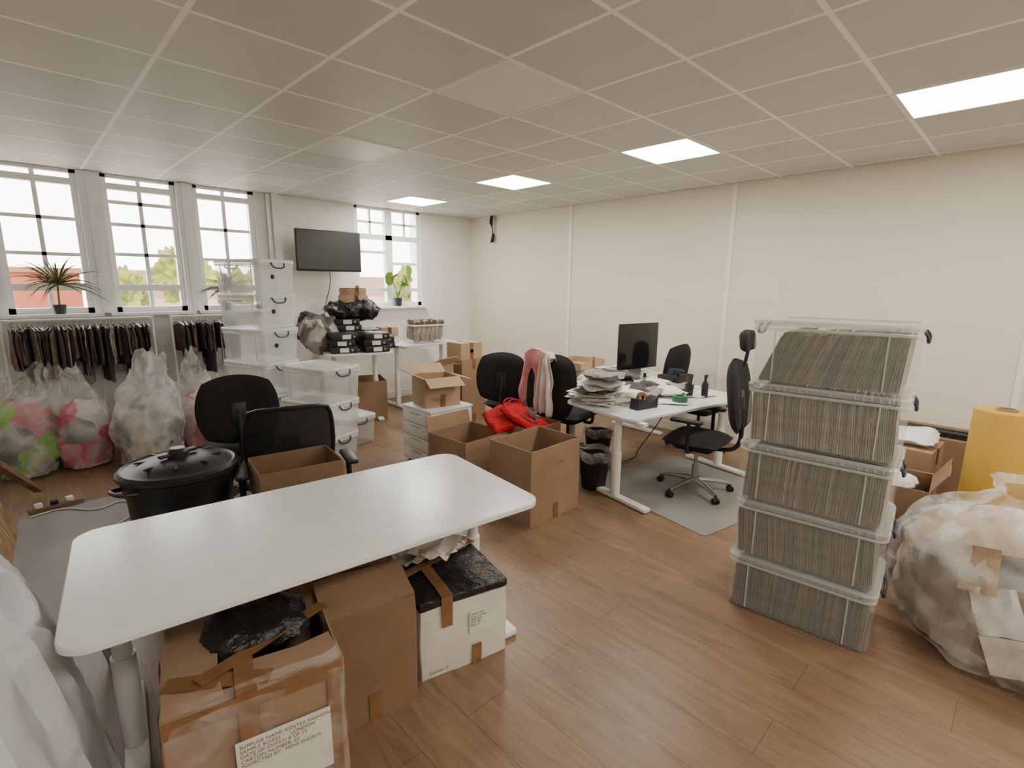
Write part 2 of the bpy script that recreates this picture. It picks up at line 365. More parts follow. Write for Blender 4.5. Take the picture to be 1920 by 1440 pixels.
# ------------------------------------------------------------ cartons
def carton(label,cx,cy,w,d,h,rz,z=0,mat='card',flaps=(),tape=True,fl=None,closed=False,name='cardboard_box',crm=0):
    t=thing(name,label,'cardboard box',(cx,cy,z),rz)
    b=MB(); th=.006
    if closed:
        b.loft([(w,d,.006,0),(w+.006,d+.006,.008,h*.5),(w,d,.006,h)],n=2)
    else:
        b.loft([(w,d,.004,0),(w+.006,d+.006,.006,h*.5),(w,d,.004,h),(w-2*th,d-2*th,.004,h),(w-2*th,d-2*th,.004,th)],n=1)
    bo=ob('box_body',b,mat,parent=t)
    if crm: crumple(bo,4,crm,5,cx*7)
    F={'f':((0,-d/2,h),w,0),'b':((0,d/2,h),w,180),'l':((-w/2,0,h),d,-90),'r':((w/2,0,h),d,90)}
    for k,ang in flaps:
        p,L,rr=F[k]; fw=(min(w,d)/2 if fl is None else fl)
        m=MB().box((0,-fw/2,0),(L-.004,fw,.005))
        fo=ob('flap',m,mat,p,parent=t,rot=(rad(ang),0,rad(rr)))
        crumple(fo,3,.012 if crm else .006,7,cx*5+cy)
    if tape:
        ob('parcel_tape',MB().box((0,-d/2-.0045,.06),(.05,.001,.12)),'tape',parent=t)
        if closed: ob('parcel_tape',MB().box((0,0,h+.001),(.05,d+.008,.0012)),'tape',parent=t); ob('parcel_tape',MB().box((0,-d/2-.0045,h-.06),(.05,.001,.12)),'tape',parent=t)
    return t
c=carton('battered cardboard carton bound with brown tape and a black inner bag',.435,1.71,.49,.52,.52,-12,flaps=(('l',-176),('b',-205),('f',-183)),tape=False,fl=.15,crm=.010,mat='card')
for mbx in (MB().box((-.03,-.268,.37),(.055,.0015,.32)),MB().box((.05,-.06,.532),(.46,.05,.0015),rot=(0,.02,.5)),MB().box((-.03,-.2,.534),(.055,.16,.0015)),MB().box((-.252,0,.3),(.002,.055,.44)),MB().box((-.252,-.2,.25),(.002,.04,.5)),MB().box((-.1,-.18,.530),(.3,.06,.0015),rot=(0,0,-.4)),MB().box((.21,-.268,.26),(.04,.0015,.5)),MB().box((0,-.268,.49),(.48,.0015,.05))):
    o=ob('parcel_tape',mbx,'tape',parent=c); crumple(o,4,.004,8,2)
ob('address_label',MB().box((.06,-.272,.26),(.27,.0015,.22)),'paper',parent=c)
text(c,"SUPPLIER NAME: KENTEX FASHION\nSAMPLE BOXES      LONDON\nDATE OF ENTRY: 8 OF 12\nCARTON NUMBER: 23\nINSPECTED BY:  MENS SHORTS",.0165,(-.065,-.2735,.345),(90,0,0),'pencil')
m=MB().loft([(.505,.54,.02,.0),(.51,.545,.03,.25),(.505,.54,.03,.49),(.47,.50,.05,.545)],cap0=False,cap1=False,n=3)
o=ob('plastic_wrap',m,'polyk',parent=c); crumple(o,3,.010,9,5)
o=ob('bag_liner',MB().pillow(.34,.34,.12,k=.4,n=16,nz=.03,seed=3),'blackbag',(.48,1.79,.51),rz=-10,label='black plastic bag lining showing in the open carton',cat='plastic bag')
c=carton('tall cardboard carton with creased folded flaps',.88,1.83,.35,.46,.49,-12,mat='cardd',flaps=(('l',-185),('b',-175),('f',-160),('r',-205)),tape=True,fl=.19,crm=.006)
c=carton('white carton sealed with brown tape and a torn black top',1.335,1.83,.42,.50,.34,-14,mat='wcard',tape=False,closed=True,crm=.006)
o=ob('torn_top',MB().box((0,.0,.355),(.43,.51,.045),bev=.012),'blackbag',parent=c); crumple(o,3,.012,9,4)
for mbx in (MB().box((-.09,-.262,.31),(.05,.002,.15)),MB().box((-.09,-.1,.386),(.05,.32,.002)),MB().box((.05,-.262,.05),(.045,.002,.1)),MB().box((-.0,.05,.388),(.45,.05,.002),rot=(0,0,.35)),MB().box((-.1,.15,.384),(.3,.05,.002),rot=(0,0,-.2))):
    o=ob('parcel_tape',mbx,'tape',parent=c); crumple(o,3,.004,9,1)
ob('packing_label',MB().box((.06,-.262,.215),(.09,.001,.11)),'paper',parent=c)
text(c,"MAKE: LPN\nCOL: CAMEL\nSIZE: 8-16\nQTY: 40\nBOX: 2",.014,(.02,-.2635,.25),(90,0,0),'pencil')
text(c,"Carton 7",.024,(-.18,-.264,.03),(90,0,0),'pencil')
for k in range(3):
    ob('torn_card',MB().sheet(14,10,lambda a,b:Vector((-.2+.40*a,-.1+.24*b,.0+.05*noise.noise(Vector((a*5+k*3,b*5,2)))))),('wcard','wcard','paper')[k],(1.26+.06*k,1.98-.04*k,.415+.03*k),rz=-20+25*k,label='torn white card sheets crumpled on a carton',cat='cardboard')
carton('open brown carton with upright divider beside the drawers',2.70,3.30,.50,.48,.45,3,mat='card',flaps=(('b',-75),),fl=.12)
c=carton('tall open brown cardboard carton with raised rims',2.715,2.515,.54,.43,.565,0,mat='card',crm=.004)
text(c,"UK SIZE",.024,(.0,-.225,.42),(90,0,0),'pencil')
carton('open cardboard carton holding a red carrier bag',3.20,3.10,.42,.50,.50,2,mat='card')
c=carton('cardboard carton with splayed flaps on the white drawers',2.84,3.96,.36,.32,.28,-12,z=.565,mat='cardl',flaps=(('l',-25),('f',30),('r',18),('b',-30)),fl=.14)
text(c,"TRENT",.05,(-.12,-.1665,.06),(90,0,0),'pencil')
carton('large open cardboard carton stored beneath the raised desk',3.18,5.95,.42,.50,.50,-20,mat='card')
carton('brown cardboard carton in a stack behind the chairs',3.50,4.85,.40,.34,.52,-8,mat='card',closed=True)
carton('small open carton on top of another carton',3.48,4.86,.34,.28,.26,12,z=.522,mat='cardl',flaps=(('f',-50),('r',10)),fl=.12)
carton('flat small cardboard carton on a carton stack',4.0,4.95,.34,.28,.2,0,z=.801,mat='cardl',closed=True)
carton('tall cardboard carton with a smaller one on it',4.01,4.95,.38,.34,.80,0,mat='card',closed=True)
c=carton('shallow open carton resting on the mesh chair seat',1.05,2.84,.44,.34,.20,-8,z=.515,mat='cardd')
t=thing('drawer_unit','white drawer pedestal cabinet with a carton on top','drawers',(2.84,3.94,0),0)
ob('body',MB().box((0,0,.29),(.48,.46,.52),bev=.004).box((0,0,.555),(.50,.48,.018),bev=.004),'wmetal',parent=t)
for k in range(4):
    d=ob('drawer',MB().box((-.247,0,.095+k*.125),(.018,.43,.115),bev=.004),'wmetal',parent=t)
    ob('drawer_slot',MB().box((-.258,0,.135+k*.125),(.004,.16,.016),bev=.001),'alu',parent=d)
for sx in (-1,1):
    for sy in (-1,1): ob('caster',MB().cyl((sx*.2-.01,sy*.19,.02),(sx*.2+.01,sy*.19,.02),.02).box((sx*.2,sy*.19,.034),(.014,.014,.014)),'black',parent=t)
# ------------------------------------------------------------ clear storage boxes
def crate_proto(L,W,H,gname,label,mats,tp=.05,lh=.036):
    cm,lm,rm=mats
    t=thing('storage_box',label,'storage box',(0,0,0),group=gname)
    ob('box_body',MB().loft([(L-.035-tp,W-.03-tp,.03,.0),(L-.015-tp,W-.012-tp,.04,.012),(L-.015,W-.012,.045,H-lh)],cap1=False,n=4),cm,parent=t)
    m=MB().loft([(L-.016,W-.012,.045,H-lh-.022),(L-.003,W-.003,.05,H-lh-.018),(L-.003,W-.003,.05,H-lh-.008),(L-.016,W-.012,.045,H-lh-.006)],cap0=False,cap1=False)
    ob('rim',m,rm,parent=t)
    for s in (-1,1):
        for q in (-1,1): ob('side_rib',MB().box((s*(L/2-.11),q*(W/2-.006-tp*.25),H*.46),(.006,.006,H*.8),rot=(-q*tp*.5/H,0,0)),rm,parent=t)
    ml=MB().loft([(L,W,.05,H-lh),(L+.003,W+.003,.05,H-.012),(L-.01,W-.01,.045,H-.002),(L-.05,W-.05,.04,H-.002),(L-.06,W-.06,.04,H-.010)],cap0=False)
    n=int(L/.035)
    for k in range(n):
        for q in (-1,1): ml.box((-L/2+.05+k*(L-.10)/(n-1),q*(W/2+.003),H-lh*.6),(.005,.005,lh*.55))
    ob('lid',ml,lm,parent=t)
    for s in (-1,1):
        ob('handle',MB().tube([(s*(L/2-.005),-.075,H-.03),(s*(L/2+.012),-.072,H-.05),(s*(L/2+.014),-.05,H-.08),(s*(L/2+.014),.05,H-.08),(s*(L/2+.012),.072,H-.05),(s*(L/2-.005),.075,H-.03)],.0075,6,smooth=1),'handle',parent=t)
    return t
proto=crate_proto(.62,.43,.3195,'empty clear storage boxes stacked near the windows','empty clear plastic storage box with dark handles in a tall stack',('clear','clearlid','rim'),tp=.03)
M['sticker']=pm('lime_sticker',(.45,.60,.05),.5)
first=True
for k in range(6):
    loc=(1.714+random.uniform(-.008,.008),5.304+random.uniform(-.008,.008),k*.3196); rz=110+random.uniform(-2,2)
    if first: proto.location=loc; proto.rotation_euler=(0,0,rad(rz)); first=False
    else: clone(proto,loc,rz)
    if k>2: 
        R=Matrix.Rotation(rad(rz),3,'Z'); p=Vector(loc)+R@Vector((-.302,.06,.16))
        ob('round_sticker',MB().cyl((0,0,0),(0,0,.001),.022,seg=24),'black',p,rot=(rad(90),0,rad(rz-90)),label='round black sticker on a clear storage box',cat='sticker')
lab='empty clear plastic storage box in the low stack beside the tower'
for k in range(3): clone(proto,(1.964+.02*k,4.64-.01*k,k*.3196),110+(-6 if k==2 else 0),label=lab)
ob('round_sticker',MB().cyl((0,0,0),(0,0,.001),.028,seg=24),'sticker',(2.0,4.342,.78),rot=(rad(90),0,rad(14)),label='round lime sticker on a clear storage box',cat='sticker')
clone(proto,(2.45,5.15,0),100,label='empty clear plastic storage box standing on the floor behind others')
proto2=crate_proto(.665,.48,.31,'clear storage boxes of card folders','clear plastic storage box packed with card folders, in a stack',('clear2','lid2','rim2'),tp=.010,lh=.030)
FC=[pm('folder_card_%d'%i,c,.75,var=.25,scale=14) for i,c in enumerate([(.27,.235,.18),(.225,.195,.15),(.34,.30,.235),(.16,.145,.12),(.44,.40,.33),(.19,.24,.16),(.20,.18,.15)])]
fm=[]
for i,m_ in enumerate(FC):
    fm.append(MB().box((0,0,.128),(.428,.002,.256)).box((0,.0065,.124),(.42,.0018,.242)).box((0,-.005,.121),(.415,.0016,.232)).mesh('folder',flat=True)); fm[-1].materials.append(m_)
for k in range(5):
    loc=(2.865+[0,.005,-.008,.008,.0][k],.672+[0,-.004,-.003,-.006,-.012][k],k*.3101); rz=95.4+[0,.8,-.6,1.2,-1][k]
    if k==0: proto2.location=loc; proto2.rotation_euler=(0,0,rad(rz))
    else: clone(proto2,loc,rz)
    R=Matrix.Rotation(rad(rz),3,'Z')
    nf=44; lean=[.04,-.08,.04,-.05,0][k]; L=.59
    for i in range(nf):
        f_=(i+.5)/nf
        an=lean+random.uniform(-.03,.03); x=-L/2+L*f_; sz=random.uniform(.94,1.02)
        if k==4: an=-(.06+.30*min(1,f_*1.5))+random.uniform(-.02,.02); x=-L/2+.015+(L-.02)*f_; sz=random.uniform(.98,1.05)
        p=Vector(loc)+R@Vector((x,random.uniform(-.004,.004),.008))
        mi=random.choice([0,0,1,1,2,2,3,4,6]) if k<4 else random.choice([0,1,2,6,2])
        if k in(0,1): mi=random.choice([1,1,3,6,0])
        if k==3: mi=random.choice([0,2,4,2,4])
        if k==4 and i>nf-8: mi=5
        o=bpy.data.objects.new('card_folder',fm[mi]); COL.objects.link(o); o.location=p
        o.rotation_euler=(Matrix.Rotation(rad(rz+90),4,'Z')@Matrix.Rotation(-an if k!=4 else an,4,'X')).to_euler()
        o.scale=(1,1,sz)
        o['label']='thin card folder filed upright in a clear storage box'; o['category']='folder'; o['group']='card folders in clear storage boxes'
# ------------------------------------------------------------ chairs
def chair(label,cx,cy,rz,back='pad',bw=.46,bh=.46,arms=True,head=False,base='black',bz=.80,name='office_chair'):
    t=thing(name,label,'chair',(cx,cy,0),rz)
    ob('seat',MB().pillow(.50,.48,.11,k=.35,n=12,mt=Matrix.Translation((0,0,.46))).loft([(.30,.30,.05,.385),(.36,.36,.05,.42)]),'fabric',parent=t)
    mt=Matrix.Translation((0,-.27,bz))@Matrix.Rotation(rad(82),4,'X')
    if back=='pad':
        ob('backrest',MB().pillow(bw,bh,.09,k=.75,n=14,curve=.05,mt=mt),'fabric',parent=t)
    else:
        bk=ob('backrest',MB().pillow(bw,bh,.02,k=.35,n=12,curve=.06,mt=mt,pw=10),'mesh',parent=t)
        pts=[]
        for k in range(33):
            th=2*math.pi*k/32; a=max(-1,min(1,1.35*math.cos(th))); b=max(-1,min(1,1.35*math.sin(th)))
            x=a*math.sqrt(1-.35*b*b/2)*bw/2; y=b*math.sqrt(1-.35*a*a/2)*bh/2; pts.append(mt@Vector((x,y,.06*a*a)))
        ob('frame',MB().tube(pts,.014,8),'black',parent=bk)
    ob('back_bar',MB().tube([(0,.0,.40),(0,-.24,.40),(0,-.33,.46),(0,-.34,.60),(0,-.315,bz)],.018,8,smooth=2).box((0,-.312,bz-.02),(.10,.03,.16),rot=(-.14,0,0),bev=.01),'black',parent=t)
    ob('gas_column',MB().cyl((0,0,.09),(0,0,.24),.028).cyl((0,0,.24),(0,0,.40),.016),'black' if base=='black' else 'chrome',parent=t)
    m=MB().cyl((0,0,.075),(0,0,.12),.045)
    for k in range(5):
        a=2*math.pi*k/5+.3; m.tube([(.03*math.cos(a),.03*math.sin(a),.105),(.16*math.cos(a),.16*math.sin(a),.095),(.30*math.cos(a),.30*math.sin(a),.068)],.02,8,rr=[.024,.02,.014])
    ob('base',m,base,parent=t)
    for k in range(5):
        a=2*math.pi*k/5+.3; c_,s_=math.cos(a),math.sin(a); p=Vector((.30*c_,.30*s_,.027)); q=Vector((-s_,c_,0))
        ob('caster',MB().cyl(p-q*.024,p-q*.006,.026,seg=14).cyl(p+q*.006,p+q*.024,.026,seg=14).cyl(p+Vector((0,0,.0)),p+Vector((0,0,.05)),.008),'black',parent=t)
    if arms:
        for s in (-1,1):
            ar=ob('armrest',MB().box((s*.29,.0,.665),(.07,.25,.028),bev=.012),'black',parent=t)
            ob('arm_post',MB().tube([(s*.2,-.02,.405),(s*.285,-.02,.41),(s*.295,-.02,.46),(s*.29,-.02,.655)],.016,8,smooth=1),'black',parent=ar)
    if head:
        h=ob('headrest',MB().pillow(.27,.17,.07,k=.6,n=10,curve=.04,mt=Matrix.Translation((0,-.30,bz+bh/2+.14))@Matrix.Rotation(rad(82),4,'X')),'fabric',parent=t)
        ob('headrest_stem',MB().tube([(0,-.31,bz+bh/2-.06),(0,-.335,bz+bh/2+.14)],.014),'black',parent=h)
    return t
chair('black fabric office chair with a rounded padded back',1.14,4.22,-12,bw=.54,bh=.50,arms=False,bz=.80)
chair('black mesh-back office chair with a carton on its seat',1.08,2.89,165,back='mesh',bw=.52,bh=.50,bz=.70)
chair('black padded office chair draped with pink and white garments',3.84,3.12,-84,bw=.58,bh=.62,bz=.76)
chair('black padded office chair pulled up to the paper-stacked desk',3.76,3.88,-60,bw=.54,bh=.52,bz=.77,arms=False)
chair('black mesh office chair with headrest and grey metal base',3.97,1.83,6,back='pad',bw=.46,bh=.60,head=True,base='chrome',bz=.86)
chair('black office chair standing behind the large computer',5.14,2.38,175,bw=.46,bh=.52,bz=.84,arms=False)
def drape(name,label,mat,cx,cy,w,rz,front,backl,top,seed,cat='garment'):
    def fn(a,b):
        L=front+backl; s=b*L; dist=abs(s-front)/front
        x=(a-.5)*w*(.72+.45*min(1,dist*2.2)+.3*noise.noise(Vector((b*4,seed,a*.5))))+.03*noise.noise(Vector((b*3,seed+5,0)))
        if s<front: y=-.05-.02*(front-s); z=top-(front-s)
        else: y=.06; z=top-(s-front)
        if abs(s-front)<.05: y=(s-front)/.05*.05; z=top+.012-.03*((a-.5)*2)**2
        fold=.022*min(1,dist*2)*math.sin(a*15+seed+b*2.5)+.03*noise.noise(Vector((a*3,b*5,seed)))
        return Vector((x,y+fold,z+(.09*noise.noise(Vector((a*4,seed,3)))*min(1,dist))-.03*((a-.5)*2)**2))
    m=MB().sheet(30,40,fn); 
    o=ob(name,m,mat,(cx,cy,0),rz,label=label,cat=cat); sd=o.modifiers.new('s','SOLIDIFY'); sd.thickness=.006; return o
drape('pink_garment','pink knitted garment draped over an office chair back','pink',3.55,3.29,.29,96-180,.50,.30,1.10,1)
drape('white_garment','white and pale pink cloth hung over an office chair back','wfab',3.515,3.12,.15,96-180,.56,.3,1.085,5)
# ------------------------------------------------------------ black dustbin
t=thing('dustbin','large round black plastic dustbin with clip-on lid','bin',(.545,3.15,0),20)
ob('body',MB().lathe([(.21,0),(.215,.01),(.250,.60),(.256,.60),(.262,.63),(.268,.66),(.27,.70),(.258,.70)],40),'black',parent=t)
ld=ob('lid',MB().lathe([(.276,.69),(.286,.70),(.286,.72),(.268,.735),(.255,.728),(.22,.735),(.19,.752),(.12,.772),(.0001,.777)],48,cap0=False),'black',parent=t)
ob('lid_knob',MB().box((0,0,.79),(.20,.035,.02),bev=.008).lathe([(.05,.77),(.05,.80),(.035,.82),(.0001,.822)],20),'black',parent=ld)
m=MB()
for k in range(4): m.box((0,0,.760),(.012,.40,.010),rot=(0,0,rad(45*k+10)),bev=.003)
ob('lid_rib',m,'black',parent=ld)
for s in (-1,1): ob('handle',MB().tube([(s*.255,-.07,.66),(s*.315,-.06,.67),(s*.325,0,.67),(s*.315,.06,.67),(s*.255,.07,.66)],.011,8,smooth=1),'black',parent=t)
# ------------------------------------------------------------ TV
t=thing('television','flat black wall-mounted television on a bracket','television',(3.0,6.43,2.11),-5)
ob('casing',MB().box((0,.02,0),(.83,.04,.51),bev=.006),'black',parent=t)
ob('screen',MB().box((0,-.001,.006),(.805,.004,.475)),'tvscreen',parent=t)
ob('wall_bracket',MB().box((0,.08,0),(.2,.08,.2)).box((.02,.19,0),(.05,.15,.05)),'black',parent=t)
ob('power_cable',MB().tube([(.0,.05,-.24),(.03,.1,-.4),(-.06,.12,-.7),(-.1,.12,-1.0)],.005,6,smooth=2),'black',parent=t)
ob('hanging_strap',MB().sheet(6,30,lambda a,b:Vector((-.02*math.sin(b*7)-.02,(a-.5)*(.05+.03*math.sin(b*9)),-.42*b+.015*math.sin(b*20)))),'fabric',(XR-.03,6.1,2.76),label='crumpled black fabric strip hanging from the ceiling edge',cat='fabric')
# ------------------------------------------------------------ clothing rails
gc=[(.085,.045,.04),(.05,.05,.055),(.13,.09,.07),(.035,.032,.032),(.24,.18,.15),(.13,.065,.07),(.11,.10,.11),(.34,.30,.28),(.19,.13,.13),(.08,.07,.06)]
GM=[pm('garment_cloth_%d'%i,c,.9,var=.3,scale=18,bump=.4,bscale=30) for i,c in enumerate(gc)]
hang=MB().tube([(0,-.13,-.055),(0,0,-.015),(0,.13,-.055)],.005,5).tube([(0,0,-.015),(0,0,.01),(0,.016,.03),(0,.0,.045),(0,-.014,.035)],.0025,5,smooth=1).mesh('hanger'); hang.materials.append(M['chrome'])
gms=[]
for v in range(6):
    ln=[.32,.38,.46,.36,.54,.28][v]
    rings=[]
    for q in range(9):
        f=q/8; z=-.045-f*ln; d=(.08+.20*min(1,f*6))*(1-.06*math.sin(f*5+v)); w=.010+.008*f
        ring=[]
        for k in range(16):
            a=2*math.pi*k/16; yy=math.sin(a)*d/2; xx=math.cos(a)*w+.008*math.sin(yy*60+v*2+f*3)
            ring.append(Vector((xx,yy,z+.01*math.sin(yy*40+v) if q==8 else z)))
        rings.append(ring)
    gms.append(MB().loops(rings))
gms=[g.mesh('garment') for g in gms]
def rail(x0,x1,n,label):
    y=6.46; z=1.34
    t=thing('clothes_rail',label,'clothes rail',((x0+x1)/2,y,0),group='clothes rails by the windows')
    w=(x1-x0)/2
    ob('rail_bar',MB().cyl((-w,0,z),(w,0,z),.013,seg=10),'wmetal',parent=t)
    for s in (-1,1):
        p=ob('upright',MB().cyl((s*w,0,.05),(s*w,0,z+.03),.013,seg=10).cyl((s*w,-.17,.05),(s*w,.17,.05),.012,seg=10),'wmetal',parent=t)
    for i in range(n):
        x=x0+.05+(x1-x0-.1)*i/(n-1)+random.uniform(-.008,.008)
        me=gms[random.randrange(6)].copy(); me.materials.clear(); me.materials.append(random.choice(GM))
        o=bpy.data.objects.new('hanging_garment',me); COL.objects.link(o); o.location=(x,y,z-.035); o.rotation_euler=(0,0,rad(random.uniform(-18,18)))
        o['label']='dark sample garment on a hanger on the clothes rail'; o['category']='clothes'; o['group']='garments on the clothes rails'
        h=bpy.data.objects.new('hanger',hang); COL.objects.link(h); h.parent=o
rail(-.10,1.03,38,'white clothes rail crowded with dark sample garments')
rail(1.20,1.86,17,'short white clothes rail of dark garments near the storage boxes')
# ------------------------------------------------------------ bags of clothes
def dense(P,n=3):
    o=[]
    for a,b in zip(P,P[1:]):
        for k in range(n): f=k/n; o.append((a[0]*(1-f)+b[0]*f,a[1]*(1-f)+b[1]*f))
    o.append(P[-1]); return o
def bag(cx,cy,r,h,seed,cols,label,fill=.62,alphaM='poly',sx=1.0,rz=0):
    t=thing('clothes_bag',label,'bag',(cx,cy,0),rz,group='bags of clothes by the rails')
    def f1(p,a,z,rr):
        f=z/h
        k=noise.noise(Vector((math.cos(a)*1.8,math.sin(a)*1.8,z*4))+Vector((seed*3.1,0,0)))*.22
        k-=abs(noise.noise(Vector((math.cos(a)*3,math.sin(a)*3,z*3+seed))))*(.06+.5*max(0,f-.6))
        q=1+k; ear=max(0,(f-.75))*4
        dz=ear*h*(.10*math.cos(2*a+seed)+.10*noise.noise(Vector((math.cos(a)*3,math.sin(a)*3,seed))))
        lean=max(0,f-.5)*.18*math.sin(seed*2.3)
        return Vector((p.x*q*sx+lean,p.y*q,max(.002,p.z+dz)))
    def f2(p,a,z,rr):
        k=noise.noise(Vector((math.cos(a)*1.8,math.sin(a)*1.8,z*4))+Vector((seed*3.1,0,0)))*.22+noise.noise(Vector((math.cos(a)*4,math.sin(a)*4,z*14+seed)))*.12
        return Vector((p.x*(1+k)*sx,p.y*(1+k),max(.004,p.z+.05*noise.noise(Vector((p.x*9,p.y*9,seed))))))
    hh=h*fill
    ob('clothes',MB().lathe(dense([(.5*r,.004),(.88*r,.03),(1.0*r,.25*hh),(1.0*r,.55*hh),(.86*r,.8*hh),(.5*r,.94*hh),(.0001,hh)]),44,f=f2),vor_mat('bagged_clothes',cols,5.2),parent=t)
    ob('plastic_bag',MB().lathe(dense([(.55*r,0),(.94*r,.02),(1.06*r,.2*h),(1.08*r,.4*h),(1.04*r,.55*h),(.95*r,.66*h),(.80*r,.77*h),(.66*r,.86*h),(.60*r,.93*h),(.62*r,1.0*h)]),72,cap1=False,f=f1),alphaM,parent=t)
    return t
G=(.10,.11,.12)
bag(-.08,6.10,.235,.94,1,[(.05,.06,.06),(.16,.16,.18),(.50,.04,.08),(.24,.50,.04),(.09,.09,.11),(.55,.20,.25)],'clear plastic bag of dark, red and lime clothes',fill=.74)
bag(.34,6.07,.215,.88,2,[(.64,.10,.15),(.62,.26,.28),(.15,.16,.17),(.60,.05,.12),(.24,.26,.28),(.62,.40,.40),(.7,.62,.6)],'clear plastic bag of pink and red clothes',fill=.72)
bag(.80,5.80,.265,.98,3,[(.45,.36,.30),(.60,.50,.44),(.08,.07,.07),(.55,.40,.33),(.62,.56,.52)],'white translucent bag stuffed with pale clothes',alphaM='polyw',fill=.65)
bag(1.25,6.06,.18,.94,4,[(.55,.12,.15),(.62,.46,.42),(.55,.18,.22),G,(.7,.6,.55)],'clear plastic bag of pink and cream clothes')
# ------------------------------------------------------------ binders etc on far desk
bm_=MB().box((0,0,.0375),(.29,.32,.075),bev=.004).mesh('binder'); bm_.materials.append(M['black'])
lb=MB().box((0,-.161,.0375),(.10,.002,.05)).mesh('spine_label'); lb.materials.append(M['paper'])
ring=MB().cyl((0.09,-.1625,.0375),(.09,-.160,.0375),.013,seg=16).mesh('finger_ring'); ring.materials.append(M['chrome'])
def binder(x,y,z,rz):
    o=bpy.data.objects.new('ring_binder',bm_); COL.objects.link(o); o.location=(x,y,z); o.rotation_euler=(0,0,rad(rz))
    o['label']='black lever-arch ring binder lying flat in a pile'; o['category']='ring binder'; o['group']='ring binders on the raised desk'
    for nm,me in (('spine_label',lb),('finger_ring',ring)):
        s=bpy.data.objects.new(nm,me); COL.objects.link(s); s.parent=o
DZ=.901
for x,y,z,r in ((2.76,5.72,0,-18),(2.77,5.73,1,-28),(3.10,5.58,0,-14),(3.11,5.59,1,-20),(2.98,6.05,0,-15),(2.98,6.05,1,-10),(2.98,6.04,2,-18),(2.99,6.05,3,-12),(3.36,5.86,0,-20),(3.36,5.86,1,-24),(2.99,6.05,4,-22),(2.78,5.75,2,-8),(3.11,5.60,2,-10),(3.30,6.12,0,-20),(3.30,6.12,1,-12),(3.30,6.12,2,-20)): binder(x,y,DZ+z*.0755,r)
ob('black_bag',MB().pillow(.68,.38,.20,k=.6,n=20,nz=.06,seed=4),'blackbag',(3.08,6.05,1.38),rz=-10,label='crumpled black plastic bag on top of the ring binders',cat='plastic bag')
carton('small flat carton on top of the black bag',3.12,6.1,.30,.24,.09,-8,z=1.47,mat='cardl',closed=True)
carton('small carton with a strap at the top of the pile',3.12,6.1,.26,.20,.09,5,z=1.561,mat='card',closed=True)
ob('grey_sack',MB().pillow(.50,.44,.40,k=.5,n=18,nz=.10,seed=8,nf=6),vor_mat('sack_print',[(.4,.38,.36),(.2,.16,.15),(.46,.42,.38),(.1,.1,.1)],9),(2.64,6.10,1.12),rz=10,label='crumpled grey carrier bag on the raised desk',cat='bag')
t=thing('storage_crate','clear plastic crate packed with rolled fabric samples','crate',(4.12,5.98,DZ),-5)
ob('box_body',MB().loft([(.50,.34,.03,.002),(.56,.38,.03,.25)],cap1=False),'clear2',parent=t)
ob('rim',MB().loft([(.56,.38,.03,.24),(.585,.405,.03,.243),(.585,.405,.03,.26),(.56,.38,.03,.262)],cap0=False,cap1=False),'rim',parent=t)
SM=vor_mat('sample_cloth',[(.24,.19,.13),(.08,.07,.05),(.34,.29,.22),(.15,.11,.07)],14)
for i in range(12):
    x=3.93+.075*(i%6); y=5.90+.16*(i//6)
    o=ob('fabric_roll',MB().box((0,0,0),(.066,.13,.28),bev=.02,seg=3),SM,(x,y,DZ+.155+random.uniform(0,.03)),rot=(rad(random.uniform(-6,6)),rad(random.uniform(-10,10)),rad(random.uniform(-15,15))),label='folded fabric sample bundle standing in the crate',cat='fabric',group='fabric samples in the crate')
    crumple(o,2,.014,14,i)
carton('white flat carton on the raised desk by the crate',3.68,6.25,.22,.24,.10,5,z=DZ,mat='wcard',closed=True)
carton('brown flat carton on the raised desk',3.68,6.25,.24,.22,.12,-12,z=DZ+.101,mat='cardl',closed=True)
# ------------------------------------------------------------ plants
def pot(parent,r,h): ob('pot',MB().lathe([(r*.7,0),(r,h),(r*.9,h),(r*.85,h*.9)],24),'pot',parent=parent)
def spiky(x,y,z,s,label,seed):
    random.seed(seed); t=thing('potted_plant',label,'plant',(x,y,z)); pot(t,.055,.09)
    ob('stem',MB().tube([(0,0,.08),(.01,0,.2*s)],.008),'wood',parent=t)
    m=MB()
    for k in range(44):
        a=random.uniform(0,6.28); el=random.uniform(-.2,1.45); L=random.uniform(.2,.32)*s
        p=Vector((.01,0,.2*s)); d=Vector((math.cos(a)*math.cos(el),math.sin(a)*math.cos(el)*.2,math.sin(el)))
        pts=[p+d*L*q/5+Vector((0,0,-.10*s*(q/5)**2.5)) for q in range(6)]
        m.tube(pts,.005,4,rr=[.003,.006,.006,.005,.003,.001])
    ob('leaves',m,'darkleaf',parent=t)
spiky(.33,6.64,SILL+.006,1.4,'spiky dracaena in a pot on the window sill',3)
spiky(1.80,6.64,SILL+.006,1.2,'green spiky plant in a pot on the window sill',5)
t=thing('potted_plant','leafy monstera in a dark pot by the narrow window','plant',(4.10,6.62,SILL+.006)); pot(t,.065,.12)
m=MB(); ms=MB(); random.seed(11)
for k in range(11):
    a=random.uniform(0,6.28); L=random.uniform(.15,.42); e=Vector((math.cos(a)*.16,-abs(math.sin(a))*.05-.04,.1+L))
    ms.tube([(0,0,.1),(e.x*.4,e.y*.4,.1+L*.7),e],.004,5,smooth=1)
    m.pillow(.12,.15,.004,k=1,n=6,curve=.02,mt=Matrix.Translation(e)@Euler((rad(60+random.uniform(-30,30)),0,a)).to_matrix().to_4x4())
ob('leaves',m,'green',parent=t); ob('stems',ms,'green',parent=t); random.seed(21)
